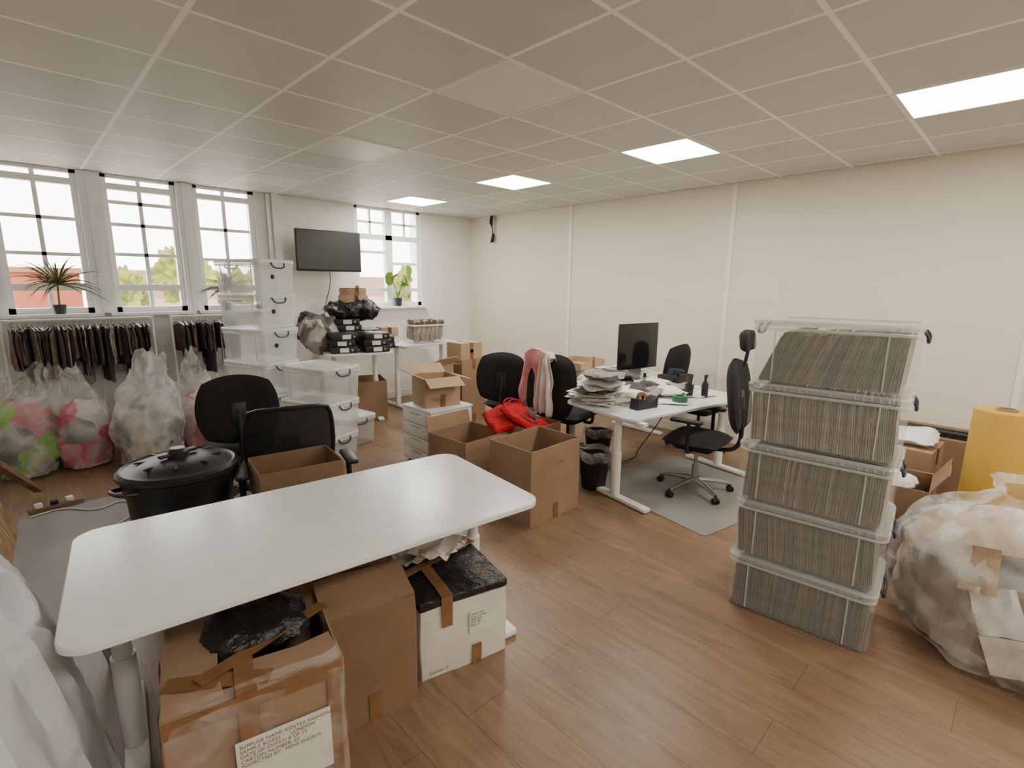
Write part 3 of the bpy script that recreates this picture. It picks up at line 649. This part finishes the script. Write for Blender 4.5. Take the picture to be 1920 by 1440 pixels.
# ------------------------------------------------------------ computer & desk clutter
t=thing('desktop_computer','large black-screened all-in-one computer on an aluminium stand','computer',(4.85,2.99,.722),-10)
ob('screen',MB().box((0,0,.34),(.62,.012,.50),bev=.005),'screen',parent=t)
ob('casing',MB().box((0,.014,.34),(.60,.018,.48),bev=.008),'black',parent=t)
ob('stand',MB().box((0,.05,.15),(.20,.008,.30),rot=(-.15,0,0)).box((0,.02,.004),(.20,.20,.008),bev=.003),'alu',parent=t)
t=thing('keyboard','slim black keyboard on the cluttered desk','keyboard',(4.42,2.42,.735),-11)
ob('keyboard_body',MB().box((0,0,.006),(.42,.12,.01),bev=.003),'black',parent=t)
m=MB()
for i in range(14):
    for j in range(5): m.box((-.19+i*.029,-.044+j*.022,.012),(.024,.018,.004))
ob('keys',m,'black',parent=t)
def papers(x,y,z,n,w,d,rz,label,spread=.03,mat='paper',jit=14):
    me=MB().box((0,0,.002),(w,d,.004)).mesh('paper_sheets',flat=True); me.materials.append(M[mat])
    for i in range(n):
        q=bpy.data.objects.new('paper_bundle',me); COL.objects.link(q)
        q.location=(x+random.uniform(-spread,spread),y+random.uniform(-spread,spread),z+i*.0042); q.rotation_euler=(0,0,rad(rz+random.uniform(-jit,jit)))
        q['label']=label; q['category']='paper'; q['group']='paperwork on the desks'
Z=.7215
papers(3.50,2.56,Z,26,.21,.30,20,'loose paperwork in an untidy pile at the desk edge',.07,jit=35)
papers(3.62,2.42,Z,9,.21,.30,80,'loose paperwork in an untidy pile at the desk edge',.05)
papers(4.10,2.40,Z,5,.21,.30,10,'white printed sheets spread on the desk',.14,jit=40)
papers(4.40,2.15,Z,4,.21,.30,-20,'white printed sheets spread on the desk',.12,jit=40)
papers(3.95,2.15,Z,3,.21,.30,40,'white printed sheets spread on the desk',.08,jit=40)
papers(4.25,3.36,Z,30,.22,.31,5,'stack of papers on the rear desk',.02)
papers(4.18,3.02,Z,22,.22,.31,15,'stack of papers on the rear desk',.04,jit=25)
papers(4.62,3.42,Z,20,.30,.22,5,'stack of papers on the rear desk',.03)
papers(5.1,3.3,Z,14,.22,.31,5,'stack of papers on the rear desk',.04)
carton('shallow open cardboard tray resting on paper stacks',4.32,3.40,.50,.38,.07,8,z=Z+.128,mat='cardl')
M['darkcloth']=pm('dark_swatch',(.07,.06,.06),.9,var=.4,scale=10)
M['greycloth']=pm('grey_swatch',(.26,.24,.22),.9,var=.3,scale=10)
for k,(mm,s) in enumerate((('darkcloth',3),('paper',5),('greycloth',8),('wfab',2),('darkcloth',12),('greycloth',14))):
    ob('fabric_swatch',MB().pillow(.42-.03*k,.30,.04,k=.2,n=16,nz=.035,seed=s,nf=7),mm,(3.50+.03*k*(-1)**k,2.54-.035*k,Z+.125+.030*k),rz=15+37*k,label='crumpled cloth swatches on top of the paper pile',cat='fabric')
for k,(mm,x,y) in enumerate((('greycloth',3.80,2.60),('paper',3.97,2.55),('wfab',4.3,2.35),('darkcloth',4.15,2.60),('greycloth',4.02,2.32),('paper',3.80,2.40),('darkcloth',3.95,2.45),('wfab',4.55,2.55),('paper',4.15,2.2),('darkcloth',4.28,2.50),('greycloth',4.5,2.3))):
    ob('fabric_swatch',MB().pillow(.27,.22,.05,k=.3,n=14,nz=.03,seed=k+20),mm,(x,y,Z+.05),rz=40*k,label='crumpled swatches scattered over the desk papers',cat='fabric')
t=thing('tape_dispenser','black desktop tape dispenser near the desk edge','tape dispenser',(3.62,2.15,Z),-12)
rings=[[Vector((x*1.3,y,z*1.5)) for x,z in ((-.09,0),(.09,0),(.095,.06),(.06,.045),(.02,.03),(-.03,.05),(-.08,.055))] for y in (-.045,.045)]
ob('dispenser_body',MB().loops(rings),'black',parent=t)
ob('tape_roll',MB().lathe([(.02,-.012),(.045,-.012),(.045,.012),(.02,.012)],24,cap0=False,cap1=False).xf(Matrix.Translation((-.035,0,.09))@Matrix.Rotation(rad(90),4,'X')),'tape',parent=t)
t=thing('packing_tape','green tape gun with brown roll on the desk','tape dispenser',(4.02,2.04,Z+.012),15)
ob('tape_roll',MB().lathe([(.035,0),(.065,0),(.065,.05),(.035,.05),(.035,0)],28,cap0=False,cap1=False),'greenp',parent=t)
ob('grip',MB().box((.08,0,.035),(.10,.03,.02),rot=(0,-.2,0),bev=.006),'black',parent=t)
t=thing('pen_cup','black mesh pen cup filled with pens','pen cup',(4.30,2.10,Z+.016))
ob('cup',MB().lathe([(.035,0),(.04,.1),(.036,.1),(.034,.01)],20),'black',parent=t)
for k in range(6):
    a=k*1.05; ob('pen',MB().cyl((.01*math.cos(a),.01*math.sin(a),.01),(.035*math.cos(a),.035*math.sin(a),.17),.004,seg=8),['ink','greenp','red','handle','ink','paper'][k],parent=t)
t=thing('spray_bottle','small dark bottle standing on the desk','bottle',(4.40,2.00,Z)); ob('bottle_body',MB().lathe([(.028,0),(.03,.01),(.03,.12),(.012,.15),(.012,.18),(.0001,.181)],20),'black',parent=t); ob('nozzle',MB().box((.01,0,.19),(.05,.018,.03),bev=.005),'black',parent=t)
for x,y,c in ((4.40,2.62,'brightgreen'),(4.66,2.40,'handle')):
    t=thing('marker_pen','upright marker pen on the desk','pen',(x,y,Z)); ob('barrel',MB().cyl((0,0,0),(0,0,.10),.014),c,parent=t); ob('cap',MB().cyl((0,0,.10),(0,0,.14),.015),'black',parent=t)
t=thing('desk_tray','dark document tray crammed with stationery','tray',(4.72,2.46,Z),-11)
ob('tray_body',MB().loft([(.30,.18,.01,0),(.33,.20,.012,.11),(.32,.19,.01,.11),(.29,.17,.01,.006)],n=2),'black',parent=t)
ob('strip',MB().box((0,0,.08),(.26,.14,.06)).box((.03,.02,.12),(.26,.05,.08),rot=(.2,.15,.2)),'handle',parent=t)
ob('computer_mouse',MB().pillow(.06,.10,.035,k=.9,n=8,mt=Matrix.Translation((0,0,.014))),'paper',(4.68,2.22,Z+.004),rz=10,label='small white computer mouse on the desk',cat='mouse')
# red carrier bag
t=thing('red_carrier_bag','red carrier bag with a black printed emblem slumped in a carton','bag',(3.12,3.08,.49),0)
def rb(w,h,seed,mt): return MB().pillow(w,h,.07,k=.05,n=22,nz=.022,seed=seed,pw=14,nf=6,mt=mt)
ob('bag_body',rb(.38,.42,6,Matrix.Translation((.05,-.02,.04))@Matrix.Rotation(rad(24),4,'X')@Matrix.Rotation(rad(10),4,'Y')@Matrix.Rotation(rad(15),4,'Z')),'red',parent=t)
ob('bag_side',rb(.28,.36,9,Matrix.Translation((-.11,.12,.04))@Matrix.Rotation(rad(12),4,'X')@Matrix.Rotation(rad(-22),4,'Y')@Matrix.Rotation(rad(-20),4,'Z')),'red',parent=t)
for k in (-1,1): ob('bag_handle',MB().tube([(-.06,.14+.03*k,.12),(-.05,.14+.03*k,.18),(.03,.16+.03*k,.20),(.10,.14+.03*k,.18),(.14,.12+.03*k,.13)],.008,6,smooth=2),'red',parent=t)
em=MB(); 
em.tube([(-.05,0,.09),(-.05,0,.0),(-.03,0,-.03),(.0,0,-.03),(.02,0,.0),(.02,0,.09)],.009,6,smooth=1).tube([(.04,0,-.03),(.04,0,.09),(.08,0,.09),(.10,0,.06),(.08,0,.03),(.04,0,.03)],.009,6,smooth=1)
em.xf(Matrix.Diagonal((1.2,.4,1.2,1)))
ob('printed_emblem',em,'ink',(.05,-.12,.065),parent=t,rot=(rad(-64),rad(-8),rad(12)))
def wb(x,y,label):
    t=thing('wastebasket',label,'bin',(x,y,0))
    ob('basket',MB().lathe([(.095,0),(.10,.005),(.135,.29),(.14,.30),(.13,.30),(.095,.01)],28),'black',parent=t)
    ob('liner',MB().lathe([(.132,.25),(.146,.27),(.15,.31),(.14,.345),(.12,.30)],28,cap0=False,cap1=False,f=lambda p,a,z,r:Vector((p.x*(1+.04*math.sin(a*9)),p.y*(1+.04*math.sin(a*9)),z+.008*math.sin(a*5)))),'poly',parent=t)
wb(3.40,2.46,'black wastebasket with clear liner under the desk'); wb(4.0,2.86,'black wastebasket with clear liner further under the desks')
ob('chair_mat',MB().loft([(1.25,1.25,.04,0),(1.25,1.25,.04,.004)]),'grey',(3.97,1.88,.0005),rz=-11,label='grey floor mat under the desk and chair',cat='mat')
ob('chair_mat',MB().loft([(.85,2.1,.04,0),(.85,2.1,.04,.004)]),'grey',(.20,3.95,.0005),rz=-4,label='grey floor mat beside the black dustbin',cat='mat')
ob('power_cable',MB().tube([(-.1,4.9,.012),(.1,4.95,.012),(.25,4.7,.012),(.45,4.85,.012),(.5,4.5,.012),(.3,4.3,.012)],.006,6,smooth=3),'paper',label='pale power cable coiled on the floor',cat='cable')
ob('power_cable',MB().tube([(3.5,2.75,.012),(3.75,2.6,.012),(4.0,2.65,.012),(4.3,2.6,.012),(4.45,2.7,.012),(4.6,2.5,.4),(4.6,2.4,.66)],.006,6,smooth=3),'black',label='black cables trailing under the desks',cat='cable')
t=thing('extension_lead','white multi-socket extension lead on the floor','extension lead',(.05,5.0,0),8)
ob('socket_block',MB().box((0,0,.02),(.32,.06,.036),bev=.006),'wood',parent=t)
for k in range(3):
    ob('plug',MB().box((-.1+k*.09,0,.055),(.045,.045,.035),bev=.006),'black' if k==1 else 'wmetal',parent=t)
# ------------------------------------------------------------ lower-left stuff
ob('chipboard_panel',MB().box((0,0,.25),(.018,.9,.50)),'osb',(-.20,4.25,0.004),rot=(0,rad(-14),rad(-3)),label='rough chipboard panel leaning at a slant',cat='board')
ob('timber_batten',MB().box((0,0,0),(.05,.95,.035)),'wood',(-.12,4.95,.30),rot=(rad(-30),0,rad(-12)),label='rough timber batten leaning towards the floor',cat='wood')
def heap(a,b):
    th=a*2*math.pi; r=b
    x=.48*r*math.cos(th); y=1.02*r*math.sin(th)
    n_=noise.noise(Vector((x*3,y*2.5,1)))*.10-abs(noise.noise(Vector((x*6+y*5,y*4,4))))*.24
    z=1.0*(1-r**3.8)*(1+n_)+ (0 if r>.97 else n_*.25*r)
    return Vector((x*(1+n_*.5*r),y*(1+n_*.5*r),max(.003,z)))
ob('plastic_sheeting',MB().sheet(110,56,heap),'milky',(-.40,2.0,0),label='milky translucent plastic sheeting heaped by the desk',cat='plastic sheet')
ob('metal_pipe',MB().cyl((.13,2.70,.0),(.07,2.80,.28),.022),'chrome',label='short metal pipe standing behind the desk',cat='pipe')
# ------------------------------------------------------------ right side
t=thing('paper_roll','thick upright roll of yellow pattern paper','paper roll',(4.26,.04,.004),0)
ob('outer_paper',MB().lathe([(.155,0),(.155,.96),(.150,.97),(.05,.97)],48,cap1=False),'yellow',parent=t)
ob('core',MB().lathe([(.05,.02),(.05,.985),(.042,.985),(.042,.02)],24,cap0=False,cap1=False),'card',parent=t)
t.rotation_euler=(0,rad(1.5),0)
carton('open cardboard carton behind the stack of folder boxes',3.80,.50,.40,.42,.56,4,mat='cardd',flaps=(('f',-60),('r',15)),fl=.14)
ob('wrapped_pack',MB().pillow(.28,.26,.12,k=.4,n=14,nz=.03,seed=2),'wfab',(3.81,.49,.53),label='white polythene-wrapped pack lying in a carton',cat='package')
carton('brown cardboard carton against the wall with packs on top',4.50,.55,.42,.42,.62,-3,mat='card',closed=True)
ob('wrapped_pack',MB().pillow(.36,.30,.09,k=.3,n=14,nz=.025,seed=12),'rim',(4.52,.50,.67),label='clear-wrapped pack of white goods on a carton',cat='package')
carton('wide low carton by the wall',5.12,.45,.5,.8,.60,0,mat='cardd',closed=True)
for k in range(9):
    ob('black_rod',MB().box((0,0,0),(.024,.95,.018)),'black',(4.95+.045*(k%5),.50+.01*k,.612+.02*(k//5)),rz=random.uniform(-3,3),label='thin black metal shelf rod lying in a bundle',cat='rod',group='bundle of black rods')
# waste bag
t=thing('waste_bag','large clear plastic bag stuffed with paper and fabric offcuts','bag',(3.29,-.13,0))
def wf(amp,s,rg=.0):
    def f(p,a,z,r):
        k=noise.noise(Vector((math.cos(a)*2,math.sin(a)*2,z*3+s)))*amp+noise.noise(Vector((math.cos(a)*7,math.sin(a)*7,z*9+s)))*amp*.5
        k-=rg*abs(noise.noise(Vector((math.cos(a)*4,math.sin(a)*4,z*4+s+4))))
        return Vector((p.x*(1+k),p.y*(1+k),max(.003,p.z+.05*noise.noise(Vector((p.x*6,p.y*6,s))))))
    return f
S=1.13
PD=dense([(r*S,z) for r,z in [(.2,0),(.38,.02),(.445,.10),(.46,.22),(.455,.36),(.43,.48),(.37,.58),(.28,.66),(.18,.72),(.11,.77),(.16,.82)]],4)
ob('offcuts',MB().lathe(dense([(r*S,z) for r,z in [(.2,.01),(.35,.03),(.40,.15),(.41,.3),(.38,.46),(.28,.58),(.12,.64),(.0001,.64)]],4),64,f=wf(.16,3)),vor_mat('paper_offcuts',[(.46,.41,.34),(.60,.57,.51),(.36,.32,.27),(.36,.26,.17),(.66,.64,.60),(.24,.23,.21),(.52,.48,.42)],6),parent=t)
ob('plastic_bag',MB().lathe(PD,96,cap1=False,f=wf(.10,3,.10)),'polyb',parent=t)
random.seed(4)
PCS=[(205,.50,.20,.28,'paper',25),(188,.20,.30,.20,'paper',-10),(226,.15,.40,.24,'cardl',-5),(214,.34,.26,.22,'cardl',10),(172,.36,.16,.2,'paper',8),(240,.44,.18,.22,'paper',22),(196,.36,.12,.2,'cardd',6),(225,.54,.16,.2,'wcard',35),(255,.3,.2,.24,'wcard',5),(160,.5,.14,.2,'cardl',25),(205,.1,.2,.14,'wcard',-15),(180,.54,.2,.14,'greycloth',35),(222,.32,.2,.14,'paper',15)]
for an,z,w,h,mt_,tl in PCS:
    a=rad(an); rr=.42*S-.35*max(0,z-.38)
    o=ob('paper_piece',MB().sheet(8,8,lambda u,v:Vector(((u-.5)*w,.02*noise.noise(Vector((u*3,v*3,an)))-.0+.25*((u-.5)*w)**2*3,(v-.5)*h))),mt_,(rr*math.cos(a),rr*math.sin(a),z),parent=t,rot=(rad(-tl),rad(random.uniform(-25,25)),a+rad(90)))
# ------------------------------------------------------------ exterior
ob('ground',MB().box((20,60,-4.1),(220,110,.1)),pm('asphalt_ground',(.32,.28,.23),.9,var=.15,scale=.2),kind='structure')
t=thing('brick_building','long low red brick building outside the windows','building',(-1,42,-4))
ob('walls',MB().box((0,3,3.1),(8.5,6,6.2)),pm('red_brick',(.19,.035,.012),.9,var=.1),parent=t); ob('roof',MB().box((0,3,6.35),(9,6.4,.3)),pm('roof_red',(.16,.06,.03),.8),parent=t)
for x,y,w,h in ((8.2,46,7,5.7),(17,48,7,5.6),(30,50,9,5.6)):
    t=thing('house','pale terraced house with a brown pitched roof','building',(x,y,-4),group='houses across the road')
    ob('walls',MB().box((0,3,h/2-.6),(w,6,h-1.2)),pm('render_wall',(.32,.25,.18),.9),parent=t)
    r=[[Vector((sx,yy,zz)) for yy,zz in ((0,h-1.2),(6,h-1.2),(3,h+.9))] for sx in (-w/2-.2,w/2+.2)]
    ob('roof',MB().loops(r),pm('brown_roof',(.13,.07,.045),.9),parent=t)
random.seed(5)
TM=pm('tree_foliage',(.14,.15,.01),.9,var=.6,scale=2)
for x,y,s,hh in ((7.7,36,1.5,8.0),(4.9,38,1.2,6.2),(11.2,37,1.5,6.4),(14.9,39,1.4,6.4),(24,37,1.9,6.9),(29,40,2.0,7.2),(19.5,40,1.7,6.2)):
    t=thing('tree','sunlit yellow-green tree outside the windows','tree',(x,y,-4),group='trees outside the windows')
    ob('trunk',MB().cyl((0,0,0),(0,0,hh-s),.2,.1),'wood',parent=t)
    m=MB(); bmesh.ops.create_icosphere(m.bm,subdivisions=5,radius=s*.85,matrix=Matrix.Diagonal((1,1,1.5,1)))
    for v in m.bm.verts: v.co+=v.co.normalized()*(noise.noise(v.co*1.4+Vector((x,0,0)))*.8+noise.noise(v.co*4)*.45+noise.noise(v.co*9)*.3); v.co.z+=hh-s*1.3
    ob('foliage',m,TM,parent=t)
# ------------------------------------------------------------ light & camera
w=bpy.data.worlds.new('World'); SC.world=w; w.use_nodes=True; nt=w.node_tree
bg=nt.nodes['Background']; bg.inputs['Color'].default_value=(1,.965,.90,1); bg.inputs['Strength'].default_value=12
sun=bpy.data.lights.new('sun','SUN'); sun.energy=9; sun.angle=.02; sun.color=(1,.85,.6); so=bpy.data.objects.new('sun',sun); COL.objects.link(so)
so.rotation_euler=(rad(50),0,rad(60))
cam=bpy.data.cameras.new('camera'); cam.sensor_width=36; cam.lens=951.1/1920*36; cam.clip_start=.02; co=bpy.data.objects.new('camera',cam); COL.objects.link(co)
yaw,pit,rol=.7742,.1918,-.0097
f=Vector((math.sin(yaw)*math.cos(pit),math.cos(yaw)*math.cos(pit),-math.sin(pit))); r=Vector((math.cos(yaw),-math.sin(yaw),0)); d=f.cross(r)
r2=math.cos(rol)*r+math.sin(rol)*d; d2=-math.sin(rol)*r+math.cos(rol)*d
mw=Matrix.Identity(4)
for i in range(3): mw[i][0]=r2[i]; mw[i][1]=-d2[i]; mw[i][2]=-f[i]
mw[2][3]=1.70
co.matrix_world=mw; SC.camera=co
